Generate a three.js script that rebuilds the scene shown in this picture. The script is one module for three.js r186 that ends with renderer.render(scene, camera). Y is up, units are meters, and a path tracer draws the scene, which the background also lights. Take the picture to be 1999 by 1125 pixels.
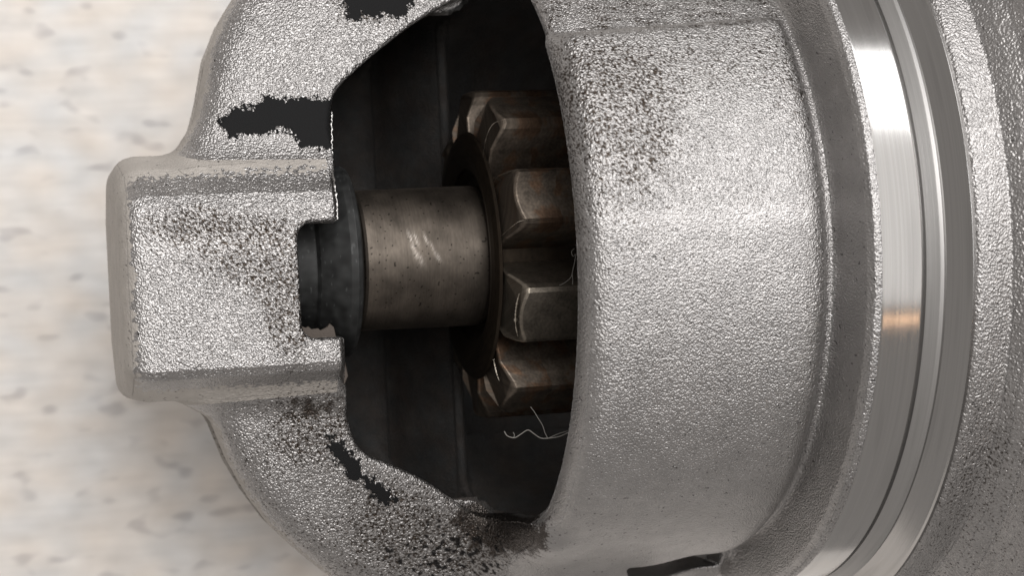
import * as THREE from 'three';
import { createNoise3D } from 'simplex-noise';
import { RectAreaLightUniformsLib } from 'three/addons/lights/RectAreaLightUniformsLib.js';
import { mergeVertices } from 'three/addons/utils/BufferGeometryUtils.js';

// ------------------------------------------------------------------ units, camera, light, exposure
// Shapes are measured in units of 0.05 mm (U). Shaft axis = X, up = Y, towards the lower edge of the picture = Z.
const U = 5e-5, AXIS = 0.0436;                      // the shaft axis lies 43.6 mm above the table
const scene = new THREE.Scene();
const renderer = new THREE.WebGLRenderer();
renderer.toneMapping = THREE.LinearToneMapping;
renderer.toneMappingExposure = 1.16;
renderer.shadowMap.enabled = true;
scene.background = new THREE.Color(0.31, 0.292, 0.277);   // dim, even light of the room

const CAM = { D: 3500, t: 0.269, a: 0.05, cz: 66.6 };
const camF = new THREE.Vector3(Math.sin(CAM.t), -Math.cos(CAM.t), 0);
const r0 = new THREE.Vector3(Math.cos(CAM.t), Math.sin(CAM.t), 0), d0 = new THREE.Vector3(0, 0, 1);
const camR = r0.clone().multiplyScalar(Math.cos(CAM.a)).addScaledVector(d0, Math.sin(CAM.a));
const camDn = d0.clone().multiplyScalar(Math.cos(CAM.a)).addScaledVector(r0, -Math.sin(CAM.a));
const camC = camF.clone().multiplyScalar(-CAM.D).add(new THREE.Vector3(0, 0, CAM.cz));
const camera = new THREE.PerspectiveCamera(2 * Math.atan(562.5 / CAM.D) * 180 / Math.PI, 1024 / 577, 0.01, 20);
{
  const m = new THREE.Matrix4().makeBasis(camR, camDn.clone().negate(), camF.clone().negate());
  camera.quaternion.setFromRotationMatrix(m);
  camera.position.set(camC.x * U, camC.y * U + AXIS, camC.z * U);
}
camera.focus = 3150 * U;
camera.userData.fStop = 48;

RectAreaLightUniformsLib.init();
const DIR = (x, y, z) => new THREE.Vector3(x, y, z).normalize();
const PANELS = [
  { name: 'window_lamp', label: 'bright rectangular lamp behind the motor, its reflection on the turned ring', dir: DIR(0.45, 0.62, -0.64), dist: 0.85, w: 0.5, h: 0.29, L: 4.6, color: new THREE.Color(1, 0.99, 0.98) },
  { name: 'overhead_lamp', label: 'small bright lamp straight above the motor', dir: DIR(-0.06, 0.94, -0.30), dist: 0.9, w: 0.26, h: 0.5, L: 8.5, color: new THREE.Color(1, 0.985, 0.97) },
  { name: 'side_lamp', label: 'lamp high on the right of the motor', dir: DIR(0.78, 0.62, -0.05), dist: 0.95, w: 0.42, h: 0.2, L: 5, color: new THREE.Color(0.97, 0.98, 1) },
  { name: 'ceiling_fill', label: 'wide soft fill panel added at the ceiling above the table', dir: DIR(0.1, 0.9, -0.30), dist: 1.15, w: 1.9, h: 1.4, L: 0.95, color: new THREE.Color(1, 0.97, 0.94) },  // no real fitting: broad panel added as fill in place of the ceiling
];
const BULB = { dir: new THREE.Vector3(0.457, 0.796, 0.398).normalize(), dist: 1.0, L: 0.012, color: new THREE.Color(1, 0.6, 0.34) };

// ------------------------------------------------------------------ small helpers
const rng = (seed) => () => { seed = (seed + 0x6d2b79f5) | 0; let t = Math.imul(seed ^ (seed >>> 15), 1 | seed); t = (t + Math.imul(t ^ (t >>> 7), 61 | t)) ^ t; return ((t ^ (t >>> 14)) >>> 0) / 4294967296; };
const N3 = createNoise3D(rng(11)), N3b = createNoise3D(rng(57));
const clamp = (x, a = 0, b = 1) => (x < a ? a : x > b ? b : x);
const sstep = (a, b, x) => { const t = clamp((x - a) / (b - a)); return t * t * (3 - 2 * t); };
const smin = (a, b, k) => { const h = Math.max(k - Math.abs(a - b), 0) / k; return Math.min(a, b) - h * h * k * 0.25; };
const smax = (a, b, k) => -smin(-a, -b, k);
function poly2(pts, x, y) {                          // signed distance to a closed polygon
  let d = Infinity, s = 1;
  for (let i = 0, j = pts.length - 1; i < pts.length; j = i++) {
    const ax = pts[i][0], ay = pts[i][1], bx = pts[j][0], by = pts[j][1], ex = bx - ax, ey = by - ay, wx = x - ax, wy = y - ay;
    const t = clamp((wx * ex + wy * ey) / (ex * ex + ey * ey)), qx = wx - ex * t, qy = wy - ey * t;
    d = Math.min(d, qx * qx + qy * qy);
    const c1 = y >= ay, c2 = y < by, c3 = ex * wy > ey * wx;
    if ((c1 && c2 && c3) || (!c1 && !c2 && !c3)) s = -s;
  }
  return s * Math.sqrt(d);
}
function rbox(x0, x1, y0, y1, r, x, y) {             // rounded rectangle
  const dx = Math.abs(x - (x0 + x1) / 2) - (x1 - x0) / 2 + r, dy = Math.abs(y - (y0 + y1) / 2) - (y1 - y0) / 2 + r;
  return Math.min(Math.max(dx, dy), 0) + Math.hypot(Math.max(dx, 0), Math.max(dy, 0)) - r;
}
function spline(pts, n) {                            // closed smooth outline through points
  const c = new THREE.CatmullRomCurve3(pts.map(([x, z]) => new THREE.Vector3(x, 0, z)), true, 'centripetal');
  return c.getPoints(n).slice(0, -1).map((p) => [p.x, p.z]);
}

function grid2(pts, x0, x1, y0, y1, h) {              // the same distance, looked up from a table
  const nx = Math.ceil((x1 - x0) / h) + 1, ny = Math.ceil((y1 - y0) / h) + 1, t = new Float32Array(nx * ny);
  for (let j = 0; j < ny; j++) for (let i = 0; i < nx; i++) t[j * nx + i] = poly2(pts, x0 + i * h, y0 + j * h);
  return (x, y) => {
    const fx = clamp((x - x0) / h, 0, nx - 1.001), fy = clamp((y - y0) / h, 0, ny - 1.001), i = fx | 0, j = fy | 0, u = fx - i, v = fy - j, o = j * nx + i;
    return (t[o] * (1 - u) + t[o + 1] * u) * (1 - v) + (t[o + nx] * (1 - u) + t[o + nx + 1] * u) * v;
  };
}
// ------------------------------------------------------------------ the casting as a distance field
const OUTLINE = [[-620, -232], [-600, -268], [-586, -314], [-567, -401], [-540, -462], [-508, -512], [-455, -566], [-382, -615], [-300, -650], [-200, -680], [-60, -700], [470, -700],
  [470, 700], [-60, 700], [-200, 684], [-300, 648], [-382, 602], [-440, 548], [-495, 489], [-535, 428], [-566, 367], [-590, 297], [-602, 271], [-625, 245]];
const INSET = [[-520, -225], [-500, -300], [-470, -400], [-420, -470], [-330, -530], [-200, -590], [-20, -620], [-20, 620], [-200, 600], [-330, 530], [-420, 430], [-480, 330], [-520, 240]];
const WINDOW = spline([[-372, -160], [-372, -203], [-370, -255], [-362, -292], [-340, -322], [-300, -357], [-251, -395], [-190, -438], [-127, -474], [-90, -490], [-40, -500], [60, -505], [150, -400], [160, 0], [150, 400], [40, 498], [-46, 495], [-80, 496], [-108, 492], [-146, 469], [-180, 443], [-225, 411], [-280, 382], [-332, 354], [-352, 322], [-364, 273], [-368, 198], [-368, 0]], 90);
const BOSS = [[-98, 252], [180, 250], [196, 238], [236, 160], [246, -140], [150, -250], [-120, -250], [-206, -140], [-206, 60], [-186, 150], [-172, 184], [-122, 240]];
const FLANGE = [[398, 540], [398, 574], [410, 580], [423, 676], [432, 690], [446, 690], [446, 676], [583, 676], [584, 740], [592, 747], [648, 749], [668, 772], [690, 792], [724, 846], [740, 858], [790, 862], [790, 400], [398, 400]];
const gOutline = grid2(OUTLINE, -900, 900, -900, 900, 5), gInset = grid2(INSET, -900, 900, -900, 900, 5), gWindow = grid2(WINDOW, -520, 300, -640, 640, 3), gBoss = grid2(BOSS, -900, 900, -900, 900, 4), gFlange = grid2(FLANGE, -900, 900, 0, 1300, 3);
const yWeb = (x, z) => 186 - 0.00044 * z * z - 0.06 * Math.max(0, -x - 380) + 130 * sstep(-140, 40, x) * sstep(430, 600, Math.abs(z)) - 110 * sstep(180, 360, x) * sstep(430, 580, Math.abs(z));
function boss(x, y, z) {
  const k = 1 + 0.00016 * (x + 380);
  const sec = gBoss(z, y) - 0.0;
  let d = smax(sec - 0, -(x + 757) - 0.06 * (y < 0 ? -y : 0) * 0 , 50) ;
  d = smax(d, x + 382 - 0.0 * k, 12);
  return d;
}
const notch = (x, y, z) => smax(rbox(-452, -300, -66, 138, 26, x, z), -(y - 60), 10);
const bore = (x, y, z) => smax(Math.hypot(y, z) - 196, -(x + 432), 10);
function cavity(x, y, z) {
  const c = smax(gInset(x, z) + floorDraft(y), Math.max(y - yWeb(x, z) + 62, -440 - y), 40);
  return smin(c, smax(Math.hypot(y, z) - 536, -(x + 44), 16), 60);
}
const floorDraft = (y) => (y < -120 ? (-120 - y) * 0.5 : 0);
const windowCut = (x, y, z) => Math.max(gWindow(x, z), 40 - y);
function bell(x, y, z) {
  const draft = y < -120 ? (-120 - y) * 0.5 : y * -0.06;
  let d = smax(gOutline(x, z) + draft, y - yWeb(x, z), 66);
  d = smax(d, Math.hypot(y, z) - 720, 30);
  return smax(d, x - 400, 10);
}
function pad(x, y, z) {
  const rho = Math.hypot(y, z);
  let d = smax(rho - 612, -(x + 40), 52);
  d = smax(d, x - 394, 46);
  d = smax(d, -(z + 362 + 0.07 * x), 20);
  d = smax(d, -(y + 40), 30);
  return smax(d, 550 - rho, 10);
}
function barrel(x, y, z) {
  const rho = Math.hypot(y, z);
  return rbox(-34, 430, 546, 578, 15, x, rho);
}
function rootFillet(x, y, z) {                        // metal between the nose and the end of the barrel, on both sides
  const ax = -44, ay = 40, az = 548, dx = 16, dy = 225, dz = -46, px = x - ax, py = y - ay, pz = Math.abs(z) - az;
  const t = clamp((px * dx + py * dy + pz * dz) / (dx * dx + dy * dy + dz * dz));
  return Math.hypot(px - dx * t, py - dy * t, pz - dz * t) - 40;
}
function casting(x, y, z) {
  let d = bell(x, y, z);
  d = smax(d, -cavity(x, y, z), 10);
  d = smin(d, rootFillet(x, y, z), 60);
  d = smax(d, -windowCut(x, y, z), 14);
  let b = smin(boss(x, y, z), d, 54);
  b = Math.max(b, -Math.max(windowCut(x, y, z), -(x + 378)));
  b = smax(b, -bore(x, y, z), 6);
  b = smax(b, -notch(x, y, z), 10);
  const p = smin(pad(x, y, z), barrel(x, y, z), 8);
  d = smin(b, p, 46);
  if (x > 60 && z > 480) d = smax(d, -rbox(150 + 0.5 * (z - 600), 391, 608, 640, 8, x, z) , 8);
  return smin(d, gFlange(x, Math.hypot(y, z)), 22);
}

// sparse surface nets: boxes are split only where the surface can pass through them
function nets(f, lo, hi, h, keep = () => true) {
  const n = lo.map((l, i) => Math.ceil((hi[i] - l) / h / 64) * 64);
  const key = (i, j, k) => (i * 4096 + j) * 4096 + k;
  const cells = new Map(), pos = [], edges = [];
  const V = new Float64Array(125);
  const leaf = (i0, j0, k0) => {
    for (let a = 0, q = 0; a < 5; a++) for (let b = 0; b < 5; b++) for (let c = 0; c < 5; c++, q++) V[q] = f(lo[0] + (i0 + a) * h, lo[1] + (j0 + b) * h, lo[2] + (k0 + c) * h);
    for (let a = 0; a < 4; a++) for (let b = 0; b < 4; b++) for (let c = 0; c < 4; c++) {
      const q = a * 25 + b * 5 + c, v0 = V[q];
      let sx = 0, sy = 0, sz = 0, m = 0;
      const e = (a1, b1, c1, a2, b2, c2) => {
        const u = V[q + a1 * 25 + b1 * 5 + c1], w = V[q + a2 * 25 + b2 * 5 + c2];
        if ((u < 0) !== (w < 0)) { const t = u / (u - w); sx += a1 + (a2 - a1) * t; sy += b1 + (b2 - b1) * t; sz += c1 + (c2 - c1) * t; m++; }
      };
      e(0, 0, 0, 1, 0, 0); e(0, 1, 0, 1, 1, 0); e(0, 0, 1, 1, 0, 1); e(0, 1, 1, 1, 1, 1);
      e(0, 0, 0, 0, 1, 0); e(1, 0, 0, 1, 1, 0); e(0, 0, 1, 0, 1, 1); e(1, 0, 1, 1, 1, 1);
      e(0, 0, 0, 0, 0, 1); e(1, 0, 0, 1, 0, 1); e(0, 1, 0, 0, 1, 1); e(1, 1, 0, 1, 1, 1);
      if (!m) continue;
      const i = i0 + a, j = j0 + b, k = k0 + c;
      cells.set(key(i, j, k), pos.length / 3);
      pos.push(lo[0] + (i + sx / m) * h, lo[1] + (j + sy / m) * h, lo[2] + (k + sz / m) * h);
      if ((v0 < 0) !== (V[q + 25] < 0)) edges.push(0, i, j, k, v0 < 0 ? 1 : 0);
      if ((v0 < 0) !== (V[q + 5] < 0)) edges.push(1, i, j, k, v0 < 0 ? 1 : 0);
      if ((v0 < 0) !== (V[q + 1] < 0)) edges.push(2, i, j, k, v0 < 0 ? 1 : 0);
    }
  };
  const split = (i, j, k, s) => {
    const c = s * h / 2, d = f(lo[0] + i * h + c, lo[1] + j * h + c, lo[2] + k * h + c);
    if (Math.abs(d) > c * 1.7321 * 1.12 + 12) return;
    if (s === 4) { if (keep(lo[0] + i * h + c, lo[1] + j * h + c, lo[2] + k * h + c)) leaf(i, j, k); return; }
    const t = s / 2;
    for (let a = 0; a < 8; a++) split(i + (a & 1) * t, j + ((a >> 1) & 1) * t, k + (a >> 2) * t, t);
  };
  for (let i = 0; i < n[0]; i += 64) for (let j = 0; j < n[1]; j += 64) for (let k = 0; k < n[2]; k += 64) split(i, j, k, 64);
  const index = [], D = [[[0, 1, 0], [0, 0, 1]], [[0, 0, 1], [1, 0, 0]], [[1, 0, 0], [0, 1, 0]]];
  for (let q = 0; q < edges.length; q += 5) {
    const [ax, i, j, k, inside] = [edges[q], edges[q + 1], edges[q + 2], edges[q + 3], edges[q + 4]], [u, w] = D[ax];
    const A = cells.get(key(i, j, k)), B = cells.get(key(i - u[0], j - u[1], k - u[2])), C = cells.get(key(i - u[0] - w[0], j - u[1] - w[1], k - u[2] - w[2])), E = cells.get(key(i - w[0], j - w[1], k - w[2]));
    if (A === undefined || B === undefined || C === undefined || E === undefined) continue;
    if (inside) index.push(A, B, C, A, C, E); else index.push(A, C, B, A, E, C);
  }
  return { pos, index };
}
function normals(pos, index) {
  const n = new Float32Array(pos.length);
  for (let q = 0; q < index.length; q += 3) {
    const a = index[q] * 3, b = index[q + 1] * 3, c = index[q + 2] * 3;
    const ux = pos[b] - pos[a], uy = pos[b + 1] - pos[a + 1], uz = pos[b + 2] - pos[a + 2], wx = pos[c] - pos[a], wy = pos[c + 1] - pos[a + 1], wz = pos[c + 2] - pos[a + 2];
    const x = uy * wz - uz * wy, y = uz * wx - ux * wz, z = ux * wy - uy * wx;
    for (const o of [a, b, c]) { n[o] += x; n[o + 1] += y; n[o + 2] += z; }
  }
  for (let q = 0; q < n.length; q += 3) { const l = Math.hypot(n[q], n[q + 1], n[q + 2]) || 1; n[q] /= l; n[q + 1] /= l; n[q + 2] /= l; }
  return n;
}

// ------------------------------------------------------------------ surface marks (places in units on the casting)
const blob = (x, z, cx, cz, rx, rz) => Math.exp(-(((x - cx) / rx) ** 2) - ((z - cz) / rz) ** 2);
const PATCHES = [                                    // remains of black paint, seen from above
  [[-562, -258], [-540, -276], [-500, -278], [-478, -298], [-452, -290], [-430, -290], [-400, -292], [-366, -288], [-360, -190], [-388, -204], [-424, -206], [-428, -232], [-452, -246], [-500, -238], [-548, -232]],
  [[-326, -520], [-312, -452], [-298, -446], [-290, -462], [-262, -446], [-250, -462], [-212, -452], [-190, -486], [-190, -520]],
  [[-398, 322], [-380, 330], [-346, 376], [-336, 400], [-356, 398], [-380, 362]],
  [[-330, 402], [-300, 418], [-272, 448], [-292, 450], [-316, 432]],
];
function paintMask(x, y, z) {
  let d = Infinity;
  for (const p of PATCHES) d = Math.min(d, poly2(p, x, z));
  if (d > 30) return d;
  return d - 5 + 7 * N3(x / 18, y / 18, z / 18) + 6 * N3b(x / 6, y / 6, z / 6);
}
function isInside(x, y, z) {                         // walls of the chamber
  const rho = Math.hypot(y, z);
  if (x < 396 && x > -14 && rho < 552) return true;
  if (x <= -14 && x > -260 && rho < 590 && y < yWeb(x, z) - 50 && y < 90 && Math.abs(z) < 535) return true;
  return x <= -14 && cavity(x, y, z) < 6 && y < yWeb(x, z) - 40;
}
const isDullSide = (x, y, z) => {                        // duller, tanner, less metallic material on the sides, below the upper faces
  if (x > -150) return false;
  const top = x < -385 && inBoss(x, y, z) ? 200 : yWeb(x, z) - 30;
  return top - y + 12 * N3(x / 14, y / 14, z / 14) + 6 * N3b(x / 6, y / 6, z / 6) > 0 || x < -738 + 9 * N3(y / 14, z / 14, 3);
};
const inBoss = (x, y, z) => x < -378 && gBoss(z, y) < 10;

// ------------------------------------------------------------------ textures computed from noise
function tex(w, h, fn, srgb = true) {                // fn(u, v) -> [r, g, b] in 0..1, tiles through noise on a torus-like blend
  const data = new Uint8Array(w * h * 4);
  for (let y = 0; y < h; y++) for (let x = 0; x < w; x++) {
    const c = fn(x / w, y / h), o = (y * w + x) * 4;
    for (let a = 0; a < 3; a++) data[o + a] = Math.round(clamp(c[a]) * 255);
    data[o + 3] = 255;
  }
  const t = new THREE.DataTexture(data, w, h);
  t.wrapS = t.wrapT = THREE.RepeatWrapping; t.magFilter = THREE.LinearFilter; t.minFilter = THREE.LinearMipmapLinearFilter;
  if (srgb) t.colorSpace = THREE.SRGBColorSpace;
  t.needsUpdate = true;
  return t;
}
function wrapped(T, f) {                              // f(x, z) in units made to repeat every T units, by mixing copies near the border
  return (u, v) => {
    const wu = sstep(0.9, 1, u), wv = sstep(0.9, 1, v), A = f(u * T, v * T);
    if (!wu && !wv) return A;
    const B = wu ? f(u * T - T, v * T) : A, C = wv ? f(u * T, v * T - T) : A, D = wu && wv ? f(u * T - T, v * T - T) : wu ? B : C;
    return (A * (1 - wu) + B * wu) * (1 - wv) + (C * (1 - wu) + D * wu) * wv;
  };
}
const grainF = wrapped(700, (x, z) => 0.5 + 0.30 * N3(x / 4.6, z / 4.6, 2) + 0.24 * N3b(x / 2.8, z / 2.8, 4));
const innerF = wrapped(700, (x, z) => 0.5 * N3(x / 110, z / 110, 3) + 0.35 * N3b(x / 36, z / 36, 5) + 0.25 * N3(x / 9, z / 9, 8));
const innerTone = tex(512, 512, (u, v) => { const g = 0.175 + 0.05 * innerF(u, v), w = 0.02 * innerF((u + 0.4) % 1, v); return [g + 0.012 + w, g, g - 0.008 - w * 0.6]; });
const grainBump = tex(1024, 1024, (u, v) => { const g = grainF(u, v); return [g, g, g]; }, false);
const metalMats = {
  cast: new THREE.MeshStandardMaterial({ color: 0xffffff, vertexColors: true, metalness: 1, roughness: 0.41, bumpMap: grainBump, bumpScale: 0.00011 }),
  sparkle: new THREE.MeshStandardMaterial({ color: 0xffffff, vertexColors: true, metalness: 1, roughness: 0.36, bumpMap: grainBump, bumpScale: 0.00013 }),
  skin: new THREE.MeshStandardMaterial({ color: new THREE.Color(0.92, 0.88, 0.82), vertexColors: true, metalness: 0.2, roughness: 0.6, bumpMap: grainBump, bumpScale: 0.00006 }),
  paint: new THREE.MeshPhysicalMaterial({ specularIntensity: 0.3, color: new THREE.Color(0.010, 0.010, 0.0105), metalness: 0, roughness: 0.8, bumpMap: grainBump, bumpScale: 0.00002 }),
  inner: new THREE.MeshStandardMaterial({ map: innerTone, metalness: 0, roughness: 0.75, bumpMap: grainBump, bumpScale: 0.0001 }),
};

function dress(pos, nrm) {                           // relief of the sand cast skin, and the colour of bare or dirty metal
  const col = new Float32Array(pos.length), out = new Float32Array(pos.length);
  for (let q = 0; q < pos.length; q += 3) {
    const x = pos[q], y = pos[q + 1], z = pos[q + 2], rho = Math.hypot(y, z);
    const grain = 0.6 * N3(x / 7, y / 7, z / 7) + 0.4 * N3b(x / 5, y / 5, z / 5), wave = N3(x / 90 + 5, y / 90, z / 90);
    let amp = 1.15, dirt = 0, brown = x < 0 ? 1.3 * blob(x, z, -80, 520, 44, 40) * sstep(-20, -50, x) : 0;
    const onPad = x > -62 && rho > 560 && x < 396;
    const groove = x > 384 && x < 428 && rho < 688;
    if (onPad) {
      amp = 0.95 + 0.2 * wave - 0.45 * sstep(150, 420, z);
      dirt = 0.13 + 0.24 * sstep(60, -300, z + 40 * wave + 0.25 * x) + 0.30 * blob(x, z, 30, -262, 80, 70) + 0.34 * blob(x, z, 70, -175, 75, 95) + 0.12 * blob(x, z, 210, -290, 170, 60) + 0.24 * blob(x, z, 0, -20, 110, 220) + 0.2 * blob(x, z, 372, -230, 50, 130) + 0.05 * wave;
      if (z < -366) { dirt = 0.42 + 0.3 * N3(x / 60, y / 14, z / 14); amp = 1.2; }
      
    } else if (groove) { amp = 0.55; dirt = 0.12; }
    else if (x > 428) {
      amp = 1.05;
      dirt = 0.05 + 0.24 * sstep(200, 420, z) + 0.2 * blob(x, z, 640, 330, 60, 200);
    } else {
      dirt = 0.13 + 0.08 * wave + 0.19 * sstep(200, 330, z) + 0.55 * blob(x, z, -640, -70, 90, 40) + 0.5 * blob(x, z, -560, -10, 90, 70) + 0.8 * blob(x, z, -475, 90, 40, 90) + 0.5 * blob(x, z, -470, 10, 50, 90)
        + 0.5 * blob(x, z, -430, 300, 80, 70) + 0.45 * blob(x, z, -180, 560, 130, 60) + 0.45 * blob(x, z, -280, 480, 90, 60) + 0.7 * blob(x, z, -270, -470, 70, 35);
      brown += 0.8 * blob(x, z, -110, 500, 50, 30) + 0.5 * blob(x, z, -420, 262, 80, 20);
      if (z > 620 && x > -60) brown += 0.45;
      if (x < -725 || (Math.abs(nrm[q + 1]) < 0.55 && x < -380)) amp = 0.6;
    }
    const pm = x < -150 ? paintMask(x, y, z) : 99;
    if (pm < 0) amp = 0.15;
    const d = amp * grain + 2.2 * sstep(1, -2, pm);
    out[q] = x + nrm[q] * d; out[q + 1] = y + nrm[q + 1] * d; out[q + 2] = z + nrm[q + 2] * d;
    // grey oxide and dark specks lie in the pits of the grain; how many differs from place to place
    dirt = Math.min(dirt, 0.62);
    const speck = 0.6 * N3b(x / 5.6 + 9, y / 5.6, z / 5.6) + 0.4 * grain, pit = sstep(0.10, -0.16, speck - (dirt * 1.5 - 0.95));
    const tone = 1 + 0.07 * wave + 0.05 * N3b(x / 35, y / 35, z / 35);
    let c = [0.41 * tone, 0.398 * tone, 0.393 * tone];
    const mix = (t, r, g, b) => { c = [c[0] + (r - c[0]) * t, c[1] + (g - c[1]) * t, c[2] + (b - c[2]) * t]; };
    mix(clamp(pit), 0.06, 0.048, 0.039);
    const bn = brown + 0.35 * N3(x / 30, y / 30, z / 30) * (brown > 0.05 ? 1 : 0);
    mix(sstep(0.35, 0.6, bn + 0.5 * speck) * 0.85, 0.05, 0.039, 0.032);
    if (x < -60 && z > 430) mix(sstep(0.34, 0.44, N3(x / 20, y / 20, z / 20) * blob(x, z, -170, 570, 150, 90)) * 0.95, 0.022, 0.021, 0.021);
    const fleck = N3(x / 14 + 31, y / 14, z / 14);
    if (fleck > 0.895) mix(0.85, 0.02, 0.018, 0.017);
    col.set(c, q);
  }
  return { col, out };
}

const motor = new THREE.Group();
motor.name = 'starter_motor';
motor.position.y = AXIS;
motor.userData = { label: 'grey cast aluminium starter motor nose with open window showing shaft and pinion gear', category: 'starter motor' };
scene.add(motor);
function finish(mesh) { mesh.castShadow = mesh.receiveShadow = true; return mesh; }
function add(name, geometry, material, parent, label) {
  const m = finish(new THREE.Mesh(geometry, material));
  m.name = name; if (label) m.userData.label = label;
  parent.add(m);
  return m;
}
function subset(P, Nn, C, tris, N0) {                    // triangles of one piece, normals kept so that pieces join without a seam
  const map = new Map(), p = [], n = [], c = [], ix = [], uv = [], T = 700;
  for (const t of tris) for (let s = 0; s < 3; s++) {
    const v = t[s]; let k = map.get(v);
    if (k === undefined) { k = p.length / 3; map.set(v, k); for (let a = 0; a < 3; a++) { p.push(P[v * 3 + a] * U); n.push(Nn[v * 3 + a]); if (C) c.push(C[v * 3 + a]); }
      const [x, y, z] = [P[v * 3], P[v * 3 + 1], P[v * 3 + 2]], [nx, ny, nz] = [0, 1, 2].map((a) => Math.abs((N0 ?? Nn)[v * 3 + a])), rho = Math.hypot(y, z);
      if (rho > 560 && x > -62) { if (nx > 0.75) uv.push(rho / T, Math.atan2(z, y) * 620 / T); else uv.push(x / T, Math.atan2(z, y) * 620 / T); }
      else if (ny >= nx && ny >= nz) uv.push(x / T, z / T); else if (nx >= nz) uv.push(z / T, y / T); else uv.push(x / T, y / T);
    }
    ix.push(k);
  }
  const g = new THREE.BufferGeometry();
  g.setAttribute('position', new THREE.Float32BufferAttribute(p, 3));
  g.setAttribute('normal', new THREE.Float32BufferAttribute(n, 3));
  g.setAttribute('uv', new THREE.Float32BufferAttribute(uv, 2));
  if (C) g.setAttribute('color', new THREE.Float32BufferAttribute(c, 3));
  g.setIndex(ix);
  return g;
}
let housing;
{
  const H = 2.4;
  const inBox = (x, y, z) => (y > -40 || (y > -250 && x < -380)) && z > -640 && z < 870 && x < 760;
  const { pos, index } = nets(casting, [-800, -260, -700], [770, 870, 880], H, (x, y, z) => inBox(x, y, z) && !isInside(x, y, z));
  const n0 = normals(pos, index), inside = new Uint8Array(pos.length / 3);
  const { col, out } = dress(pos, n0);
  for (let v = 0; v < inside.length; v++) {
    inside[v] = isInside(pos[v * 3], pos[v * 3 + 1], pos[v * 3 + 2]) ? 1 : 0;
    if (inside[v]) for (let a = 0; a < 3; a++) out[v * 3 + a] = pos[v * 3 + a];
  }
  const n1 = normals(out, index), sets = { bell: [], boss: [], pad: [], flange: [], inner: [], skin: [], p0: [], p1: [], p2: [], p3: [] };
  for (let q = 0; q < index.length; q += 3) {
    const t = [index[q], index[q + 1], index[q + 2]];
    let x = 0, y = 0, z = 0;
    for (const v of t) { x += pos[v * 3] / 3; y += pos[v * 3 + 1] / 3; z += pos[v * 3 + 2] / 3; }
    if (x > 448 && x < 562 && Math.hypot(y, z) < 690) continue;      // covered by the machined rings
    let s = 'bell';
    if (inside[t[0]] + inside[t[1]] + inside[t[2]] >= 2) s = 'inner';
    else if (x > 396) s = 'flange';
    else if (x > -62 && Math.hypot(y, z) > 540 && z > -366 - 0.07 * x && y > -30) s = 'pad';
    else if (x < -150 && n0[t[0] * 3 + 1] > 0.35 && paintMask(x, y, z) < 0) s = 'p' + PATCHES.map((p) => poly2(p, x, z)).reduce((b, d, i, a) => (d < a[b] ? i : b), 0);
    else if (isDullSide(x, y, z)) s = 'skin';
    else if (inBoss(x, y, z)) s = 'boss';
    sets[s].push(t);
  }
  housing = add('nose_housing', subset(out, n1, col, sets.bell, n0), metalMats.sparkle, motor, 'rounded cast nose with sandy grey skin and chipped black paint');
  add('bearing_boss', subset(out, n1, col, sets.boss, n0), metalMats.sparkle, housing, 'square bearing boss with speckled bright top');
  add('raised_pad', subset(out, n1, col, sets.pad, n0), metalMats.cast, housing, 'broad curved pad with dark speckles at its upper corner');
  add('mounting_flange', subset(out, n1, col, sets.flange, n0), metalMats.cast, housing, 'rough round flange beside the machined rings');
  add('dull_sides', subset(out, n1, col, sets.skin, n0), metalMats.skin, housing, 'duller, tan, less metallic surface round the sides of the casting');
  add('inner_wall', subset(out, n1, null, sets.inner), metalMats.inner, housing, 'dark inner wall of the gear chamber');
  for (const k of ['p0', 'p1', 'p2', 'p3']) if (sets[k].length) add('paint_patch', subset(out, n1, null, sets[k]), metalMats.paint, housing, 'ragged patch of black paint');
  // the half that lies towards the table, coarser
  const low = nets(casting, [-800, -880, -880], [800, 880, 880], 8);
  const nl = normals(low.pos, low.index), li = [], lo = [];
  for (let q = 0; q < low.index.length; q += 3) {
    const v = low.index[q] * 3;
    const hid = isInside(low.pos[v], low.pos[v + 1], low.pos[v + 2]);
    if (!hid && inBox(low.pos[v] + (low.pos[v] < -300 ? 5 : -5), low.pos[v + 1] - 5, low.pos[v + 2])) continue;
    (hid ? li : lo).push([low.index[q], low.index[q + 1], low.index[q + 2]]);
  }
  const lc = new Float32Array(low.pos.length).map((_, i) => [0.41, 0.398, 0.393][i % 3]);
  add('lower_shell', subset(low.pos, nl, lc, lo), metalMats.cast, housing);
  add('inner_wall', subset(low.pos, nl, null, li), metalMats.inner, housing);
  console.log('casting triangles', index.length / 3, low.index.length / 3);
}

const ringNoise = (u, f, k, s = 0) => N3(Math.cos(u * 2 * Math.PI) * f + s, Math.sin(u * 2 * Math.PI) * f, k);

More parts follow.
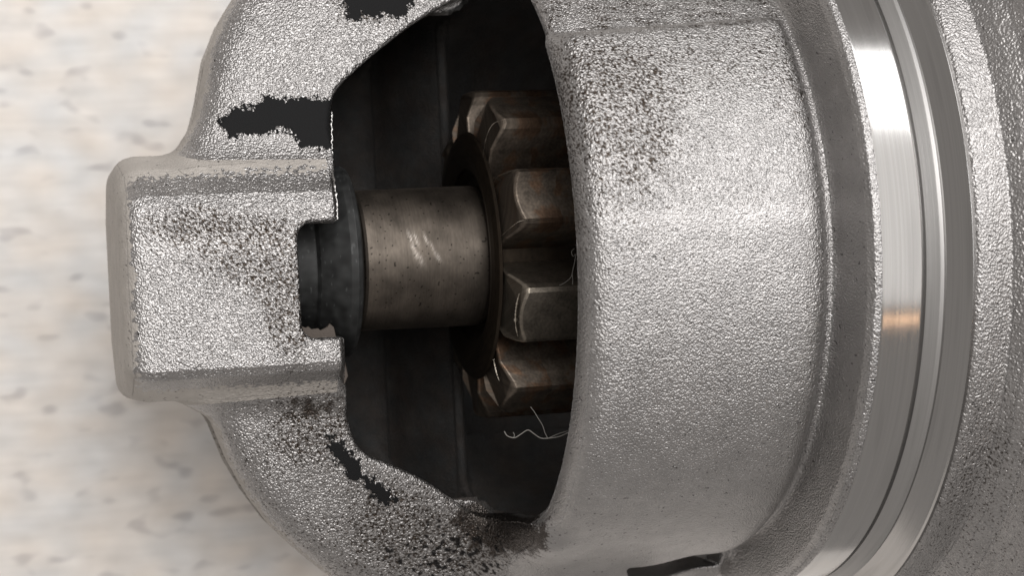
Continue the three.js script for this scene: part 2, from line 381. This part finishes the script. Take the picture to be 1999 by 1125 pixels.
// lathe about X; profile = [x, radius]; u runs round the axis, v along the profile; sharp corners kept by doubling points
function latheX(profile, seg = 240, from = 0, len = Math.PI * 2) {
  const pts = [];
  profile.forEach(([x, r], i) => { pts.push(new THREE.Vector2(r * U, -x * U)); });
  const g = new THREE.LatheGeometry(pts, seg, from, len);
  let total = 0;
  const run = pts.map((p, i) => (total += i ? p.distanceTo(pts[i - 1]) : 0)), uv = g.attributes.uv;
  for (let i = 0; i < uv.count; i++) uv.setY(i, run[i % pts.length] / total);
  g.rotateZ(Math.PI / 2);
  return g;
}
const sharp = (p) => { const o = []; for (let i = 0; i + 1 < p.length; i++) { const [a, b] = [p[i], p[i + 1]]; o.push(a, [a[0] + (b[0] - a[0]) * 0.06, a[1] + (b[1] - a[1]) * 0.06], [a[0] + (b[0] - a[0]) * 0.94, a[1] + (b[1] - a[1]) * 0.94]); } o.push(p[p.length - 1]); return o; };

// turned aluminium: lines that run round, of uneven strength
const turnedBump = tex(1024, 256, (u, v) => { const a = 0.5 + 0.28 * N3(u * 3, v * 120, 1) * 0.8 + 0.14 * N3b(u * 9, v * 60, 2); return [a, a, a]; }, false);
const turnedTone = tex(1024, 256, (u, v) => {
  const line = 0.010 * ringNoise(u, 1.2, v * 60, 7) + 0.012 * N3b(u * 4, v * 20, 3), stain = sstep(0.35, 0.8, N3(u * 14, v * 3, 11)) * 0.03;
  const g = 0.69 + line - stain; return [g, g * 0.992, g * 0.985];
});
const turned = new THREE.MeshStandardMaterial({ map: turnedTone, metalness: 1, roughness: 0.15, bumpMap: turnedBump, bumpScale: 0.000002 });
const turnedDull = new THREE.MeshStandardMaterial({ map: turnedTone, metalness: 1, roughness: 0.5, bumpMap: turnedBump, bumpScale: 0.00001 });
add('machined_ring', latheX(sharp([[442, 660], [442, 686], [445, 689], [516, 689.5], [519, 688], [520, 681], [526, 681]]), 360), turned, housing, 'polished turned ring with a bright reflection');
add('ring_shoulder', latheX(sharp([[524, 679], [525.5, 688], [544, 702], [550, 704], [553, 701]]), 360), turnedDull, housing, 'tan bevelled shoulder with a bright edge');
add('turned_face', latheX(sharp([[551, 698], [555, 704], [578, 741], [580, 745], [590, 742]]), 360), turned, housing, 'narrow turned face that mirrors the dark room');

// ------------------------------------------------------------------ shaft, bushing, pinion
const SCUFF = [[-226, -34, 6, 17, -0.25], [-216, -33, 6, 16, -0.25], [-197, -31, 5, 13, -0.25], [-214, 2, 10, 18, -0.45], [-222, -14, 6, 12, -0.3], [-178, 2, 7, 12, -0.4], [-186, -14, 4, 12, -0.3]];
const steelTone = tex(1024, 512, (u, v) => {
  const X = -306 + (v - 0.24) / 0.68 * 226, Z = 135 * Math.cos(u * 2 * Math.PI);
  let scuff = 0;
  if (u < 0.5) for (const [cx, cz, rx, rz, lean] of SCUFF) {
    const dz = Z - cz, dx = X - cx + lean * dz;
    scuff = Math.max(scuff, Math.exp(-((dx / rx) ** 2) * 2 - ((dz / rz) ** 2) * 1.5) * (0.55 + 0.6 * N3(X / 2.2 + 0.25 * dz, Z / 14, 5)));
  }
  const ring = 0.02 * N3(X / 2.5, u * 2, 33);
  const a = ringNoise(u, 3, v * 8, 0) * 0.05 + N3b(u * 60, v * 60, 4) * 0.025 + N3(u * 12, v * 5, 8) * 0.04, spot = -0.16 * sstep(0.80, 0.92, N3(u * 62, v * 24, 21)) - 0.04 * N3b(u * 7, v * 2.5, 12);
  const g = 0.385 + a * 0.7 + spot + ring; const w = 0.36 * clamp(scuff); return [g * 1.03 + w, g * 0.955 + w, g * 0.88 + w];
});
const steel = new THREE.MeshStandardMaterial({ map: steelTone, metalness: 1, roughness: 0.54 });
const sleeve = add('shaft_sleeve', latheX(sharp([[-318, 60], [-316, 122], [-311, 131], [-306, 134], [-80, 135.5], [-70, 133], [-60, 120]]), 160), steel, motor, 'smooth brownish steel sleeve with small bright scratches');
const bushTone = tex(512, 256, (u, v) => { const a = 0.05 * ringNoise(u, 4, v * 9) + 0.04 * N3b(u * 50, v * 14, 5) + (N3(u * 40, v * 30, 2) > 0.8 ? 0.12 : 0); const g = 0.155 + 0.8 * a; return [g * 0.98, g, g]; });
const bushMat = new THREE.MeshStandardMaterial({ map: bushTone, metalness: 0.15, roughness: 0.55 });
add('bushing', latheX(sharp([[-450, 40], [-449, 118], [-440, 130], [-402, 138], [-396, 146], [-372, 162], [-346, 178], [-334, 182], [-326, 178], [-322, 168], [-320, 100]]), 180), bushMat, motor, 'dark grey bushing in the bore of the boss');

const rustTone = tex(512, 512, (u, v) => {
  const r = sstep(-0.05, 0.7, N3(u * 7, v * 7, 3) + 0.4 * N3b(u * 26, v * 26, 6)), f = 0.05 * N3(u * 60, v * 60, 9);
  const g = 0.40 + f + 0.06 * N3b(u * 12, v * 12, 1); return [g * (1 + 0.02 * r), g * (0.91 - 0.09 * r), g * (0.82 - 0.15 * r)];
});
const rusty = new THREE.MeshStandardMaterial({ map: rustTone, metalness: 0.85, roughness: 0.45 });
const cleanTone = tex(512, 512, (u, v) => { const g = 0.50 + 0.05 * N3(u * 50, v * 50, 9) + 0.05 * N3b(u * 10, v * 10, 1) - (N3(u * 70, v * 40, 4) > 0.82 ? 0.12 : 0); return [g, g * 0.94, g * 0.86]; });
const dullSteel = new THREE.MeshStandardMaterial({ map: cleanTone, color: 0x6c645c, metalness: 0.85, roughness: 0.5 });
const cleanSteel = new THREE.MeshStandardMaterial({ map: cleanTone, metalness: 0.95, roughness: 0.42 });
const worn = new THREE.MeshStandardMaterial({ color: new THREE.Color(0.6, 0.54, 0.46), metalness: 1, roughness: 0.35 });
const pinion = add('pinion_gear', latheX(sharp([[-64, 100], [-66, 150], [-78, 168], [-84, 168], [-90, 186], [-93, 205], [-91, 222], [-86, 236], [-81, 240], [-77, 230], [-74, 208], [140, 208], [140, 60]]), 180), dullSteel, motor, 'brown rusty steel pinion gear behind the sleeve');
function toothGeometry() {
  const A = (r, deg) => new THREE.Vector2(r * Math.sin(deg * Math.PI / 180), r * Math.cos(deg * Math.PI / 180));
  const s = new THREE.Shape(), L = [A(196, -17.5), A(212, -16), A(240, -14.6), A(268, -13.2), A(290, -11.8), A(306, -10.5), A(315, -9.4)], tip = [];
  for (let d = -8; d <= 8.01; d += 2) tip.push(A(319.5 - 0.012 * d * d, d));
  const all = [...L, ...tip, ...L.map((p) => new THREE.Vector2(-p.x, p.y)).reverse()];
  all.forEach((p, i) => (i ? s.lineTo(p.x, p.y) : s.moveTo(p.x, p.y)));
  const g = new THREE.ExtrudeGeometry(s, { depth: 200, bevelEnabled: true, bevelThickness: 5, bevelSize: 4, bevelOffset: -3, bevelSegments: 3, curveSegments: 4 });
  // extrude axis z -> X; shape (x, y) -> (Z, Y)
  const p = g.attributes.position, uv = g.attributes.uv;
  for (let i = 0; i < p.count; i++) {
    const z = p.getX(i), y = p.getY(i), x = p.getZ(i) - 76;
    // rounded front shoulder of the tip
    const sh = Math.max(0, (y - 262) / 56), side = Math.abs(z) / 48, back = x < -48 ? (sh * sh * 10 + sh * side * side * 16) : 0;
    p.setXYZ(i, (x + back) * U, y * U, z * U);
    uv.setXY(i, x / 420, (z + y) / 420);
  }
  g.index ?? 0;
  const idx = []; for (let i = 0; i < p.count; i += 3) idx.push(i, i + 2, i + 1);
  g.setIndex(idx); g.computeVertexNormals();
  return g;
}
{
  const g = toothGeometry();
  for (let k = 0; k < 9; k++) {
    const t = add('tooth', g, k === 2 || k === 5 ? cleanSteel : rusty, pinion);
    t.rotation.x = (-58 + 40 * k) * Math.PI / 180;
    if (k) t.name = 'tooth_' + String(k).padStart(3, '0');
  }
}

// chipped, shiny edges of three teeth
{
  const R = rng(8);
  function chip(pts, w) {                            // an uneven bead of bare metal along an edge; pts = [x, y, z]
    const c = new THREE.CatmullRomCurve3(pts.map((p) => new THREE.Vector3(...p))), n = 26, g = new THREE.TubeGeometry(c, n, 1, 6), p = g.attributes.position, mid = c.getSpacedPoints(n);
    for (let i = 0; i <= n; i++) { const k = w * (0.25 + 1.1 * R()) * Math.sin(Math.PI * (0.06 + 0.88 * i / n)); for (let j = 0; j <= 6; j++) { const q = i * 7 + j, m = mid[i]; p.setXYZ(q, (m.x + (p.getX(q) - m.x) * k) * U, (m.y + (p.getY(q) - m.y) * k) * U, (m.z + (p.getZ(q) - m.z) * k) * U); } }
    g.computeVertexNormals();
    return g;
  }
  const A = (x, r, deg) => [x, r * Math.cos(deg * Math.PI / 180), r * Math.sin(deg * Math.PI / 180)];
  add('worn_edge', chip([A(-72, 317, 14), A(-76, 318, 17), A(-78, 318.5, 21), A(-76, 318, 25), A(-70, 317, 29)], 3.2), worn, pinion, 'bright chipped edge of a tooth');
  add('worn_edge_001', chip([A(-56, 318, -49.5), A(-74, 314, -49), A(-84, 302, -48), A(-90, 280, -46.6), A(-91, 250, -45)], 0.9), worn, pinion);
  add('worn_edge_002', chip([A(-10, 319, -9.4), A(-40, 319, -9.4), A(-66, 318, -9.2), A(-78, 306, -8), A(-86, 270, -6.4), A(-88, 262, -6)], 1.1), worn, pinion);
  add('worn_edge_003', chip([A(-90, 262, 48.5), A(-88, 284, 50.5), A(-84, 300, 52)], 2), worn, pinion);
}

// torn flash along the edge of the opening, and brown residue in the bore of the boss
{
  const R = rng(21), pts = [[-366, 164, -268], [-369, 170, -236], [-371, 176, -205], [-373, 184, -180], [-377, 206, -158], [-380, 236, -132], [-380, 248, -104], [-381, 250, -70]].map((p) => new THREE.Vector3(...p));
  const c = new THREE.CatmullRomCurve3(pts), n = 90, g = new THREE.TubeGeometry(c, n, 1, 6), p = g.attributes.position, mid = c.getSpacedPoints(n);
  for (let i = 0; i <= n; i++) { const k = 0.4 + 2.6 * R() ** 2, ox = (R() - 0.5) * 2.4; for (let j = 0; j <= 6; j++) { const q = i * 7 + j, m = mid[i]; p.setXYZ(q, (m.x + ox + (p.getX(q) - m.x) * k) * U, (m.y + (p.getY(q) - m.y) * k * 0.6) * U, (m.z + (p.getZ(q) - m.z) * k) * U); } }
  g.computeVertexNormals();
  add('casting_flash', g, new THREE.MeshStandardMaterial({ color: new THREE.Color(0.5, 0.49, 0.48), metalness: 1, roughness: 0.35 }), housing, 'thin torn bright flash along the opening edge');
  const o = [[-446, 116], [-436, 121], [-431, 119], [-426, 124], [-414, 123], [-410, 127], [-402, 124], [-396, 121], [-392, 116], [-386, 122], [-383, 140], [-374, 160], [-369, 186], [-365, 210], [-372, 224], [-384, 228], [-384, 150], [-450, 150]];
  const sh = new THREE.Shape(o.map(([x, z]) => new THREE.Vector2(x * U, -z * U)));
  const e = new THREE.ExtrudeGeometry(sh, { depth: 8 * U, bevelEnabled: true, bevelSize: 1.5 * U, bevelThickness: 2 * U, bevelSegments: 2 });
  e.rotateX(-Math.PI / 2); e.translate(0, 172 * U, 0);
  add('brown_residue', e, new THREE.MeshStandardMaterial({ color: new THREE.Color(0.075, 0.06, 0.05), metalness: 0.2, roughness: 0.7, bumpMap: grainBump, bumpScale: 0.00005 }), housing, 'ragged brown residue below the bushing');
}

// ------------------------------------------------------------------ lint caught on the rim
const lintMat = new THREE.MeshStandardMaterial({ color: new THREE.Color(0.22, 0.21, 0.195), roughness: 0.9 });
function strand(pts, r) {
  const c = new THREE.CatmullRomCurve3(pts.map(([x, y, z]) => new THREE.Vector3(x * U, y * U, z * U)));
  return new THREE.TubeGeometry(c, pts.length * 8, r * 0.75 * U, 5);
}
function lint(name, label, strands) {
  const o = new THREE.Group(); o.name = name; o.position.y = AXIS; o.userData = { label, category: 'lint fibre' };
  strands.forEach(([pts, r]) => add('strand', strand(pts, r), lintMat, o));
  scene.add(o);
}
lint('lint_fibre', 'pale forked lint fibre across the dark opening below the pinion', [
  [[[-116, 322, 318], [-112, 326, 326], [-100, 330, 330], [-88, 332, 324], [-76, 334, 318], [-64, 332, 326], [-52, 330, 334], [-36, 332, 335], [-18, 334, 333], [0, 336, 326]], 1.3],
  [[[-68, 330, 278], [-64, 332, 284], [-56, 332, 298], [-48, 331, 312], [-44, 331, 326], [-40, 331, 334]], 0.8],
  [[[-102, 330, 320], [-100, 330, 326], [-103, 330, 331]], 0.8],
  [[[-36, 332, 334], [-20, 336, 328], [-4, 338, 324]], 0.8],
]);
lint('lint_fibre_001', 'thin curled lint fibre hanging at the pad rim beside the pinion', [
  [[[26, 334, 2], [20, 336, 8], [22, 338, 16], [28, 334, 12], [26, 332, 26], [22, 332, 40], [18, 332, 52], [6, 330, 62], [-4, 330, 66]], 0.8],
  [[[20, 332, 46], [21, 332, 56], [20, 332, 66]], 0.8],
]);

// ------------------------------------------------------------------ table top
{
  const S = 1024, T = 1800;
  const t = tex(S, S, (u, v) => {
    // wraps by mixing with shifted copies near the border
    const f = (a, b) => {
      const x = a * T, z = b * T;
      const patch = N3(x / 120, z / 70, 2) * 0.5 + N3b(x / 70, z / 50, 5) * 0.35 + N3(x / 160, z / 22, 9) * 0.28;
      const spot = sstep(0.35, 0.95, N3b(x / 130 + 40, z / 62, 13) * 0.8 + 0.3 * N3(x / 60, z / 34, 17)), fine = N3(x / 26, z / 20, 3) * 0.3;
      return [patch, spot, fine, N3(x / 160 + 9, z / 110, 21)];
    };
    const wu = sstep(0.85, 1, u), wv = sstep(0.85, 1, v), A = f(u, v), B = f(u - 1, v), C = f(u, v - 1), D = f(u - 1, v - 1);
    const q = A.map((a, i) => (a * (1 - wu) + B[i] * wu) * (1 - wv) + (C[i] * (1 - wu) + D[i] * wu) * wv);
    const g = 0.835 + 0.046 * q[0] - 0.10 * q[1] + 0.012 * q[2], w = 0.014 * q[3];
    return [g + 0.002 + w, g - 0.016, g - 0.034 - w + 0.008 * q[1]];
  });
  t.repeat.set(6000 / T, 5000 / T);
  const m = add('table_top', new THREE.BoxGeometry(6000 * U, 0.02, 5000 * U), new THREE.MeshStandardMaterial({ map: t, roughness: 0.7 }), scene);
  m.position.set(100 * U, -0.01, 100 * U);
  m.userData = { kind: 'structure', label: 'pale mottled cream table top behind the starter motor' };
}

// ------------------------------------------------------------------ lamps and the added fill panel, outside the frame
{
  const target = new THREE.Vector3(0, AXIS, 0);
  for (const k of PANELS) {
    const p = k.dir.clone().multiplyScalar(k.dist).add(target);
    const glow = new THREE.Mesh(new THREE.BoxGeometry(k.w, k.h, 0.02), new THREE.MeshStandardMaterial({ color: 0x888888, emissive: k.color, emissiveIntensity: 0.12 }));
    glow.name = k.name; glow.userData = { label: k.label, category: 'lamp' };
    glow.position.copy(p); glow.lookAt(target); scene.add(glow);
    const L = new THREE.RectAreaLight(k.color, k.L, k.w, k.h);
    L.name = k.name + '_light'; L.position.copy(p).addScaledVector(k.dir, -0.012); L.lookAt(target); scene.add(L);
  }
  const q = BULB.dir.clone().multiplyScalar(BULB.dist).add(target);
  const bulb = new THREE.Mesh(new THREE.SphereGeometry(0.012, 24, 16), new THREE.MeshStandardMaterial({ color: 0x664422, emissive: BULB.color, emissiveIntensity: 1.5 }));
  bulb.name = 'bulb_lamp'; bulb.userData = { label: 'small warm round bulb lamp above the table', category: 'lamp' }; bulb.position.copy(q); scene.add(bulb);
  const P = new THREE.PointLight(BULB.color, BULB.L); P.name = 'bulb_lamp_light'; P.position.copy(q); P.shadow.radius = 1; P.castShadow = true; scene.add(P);
}
renderer.render(scene, camera);
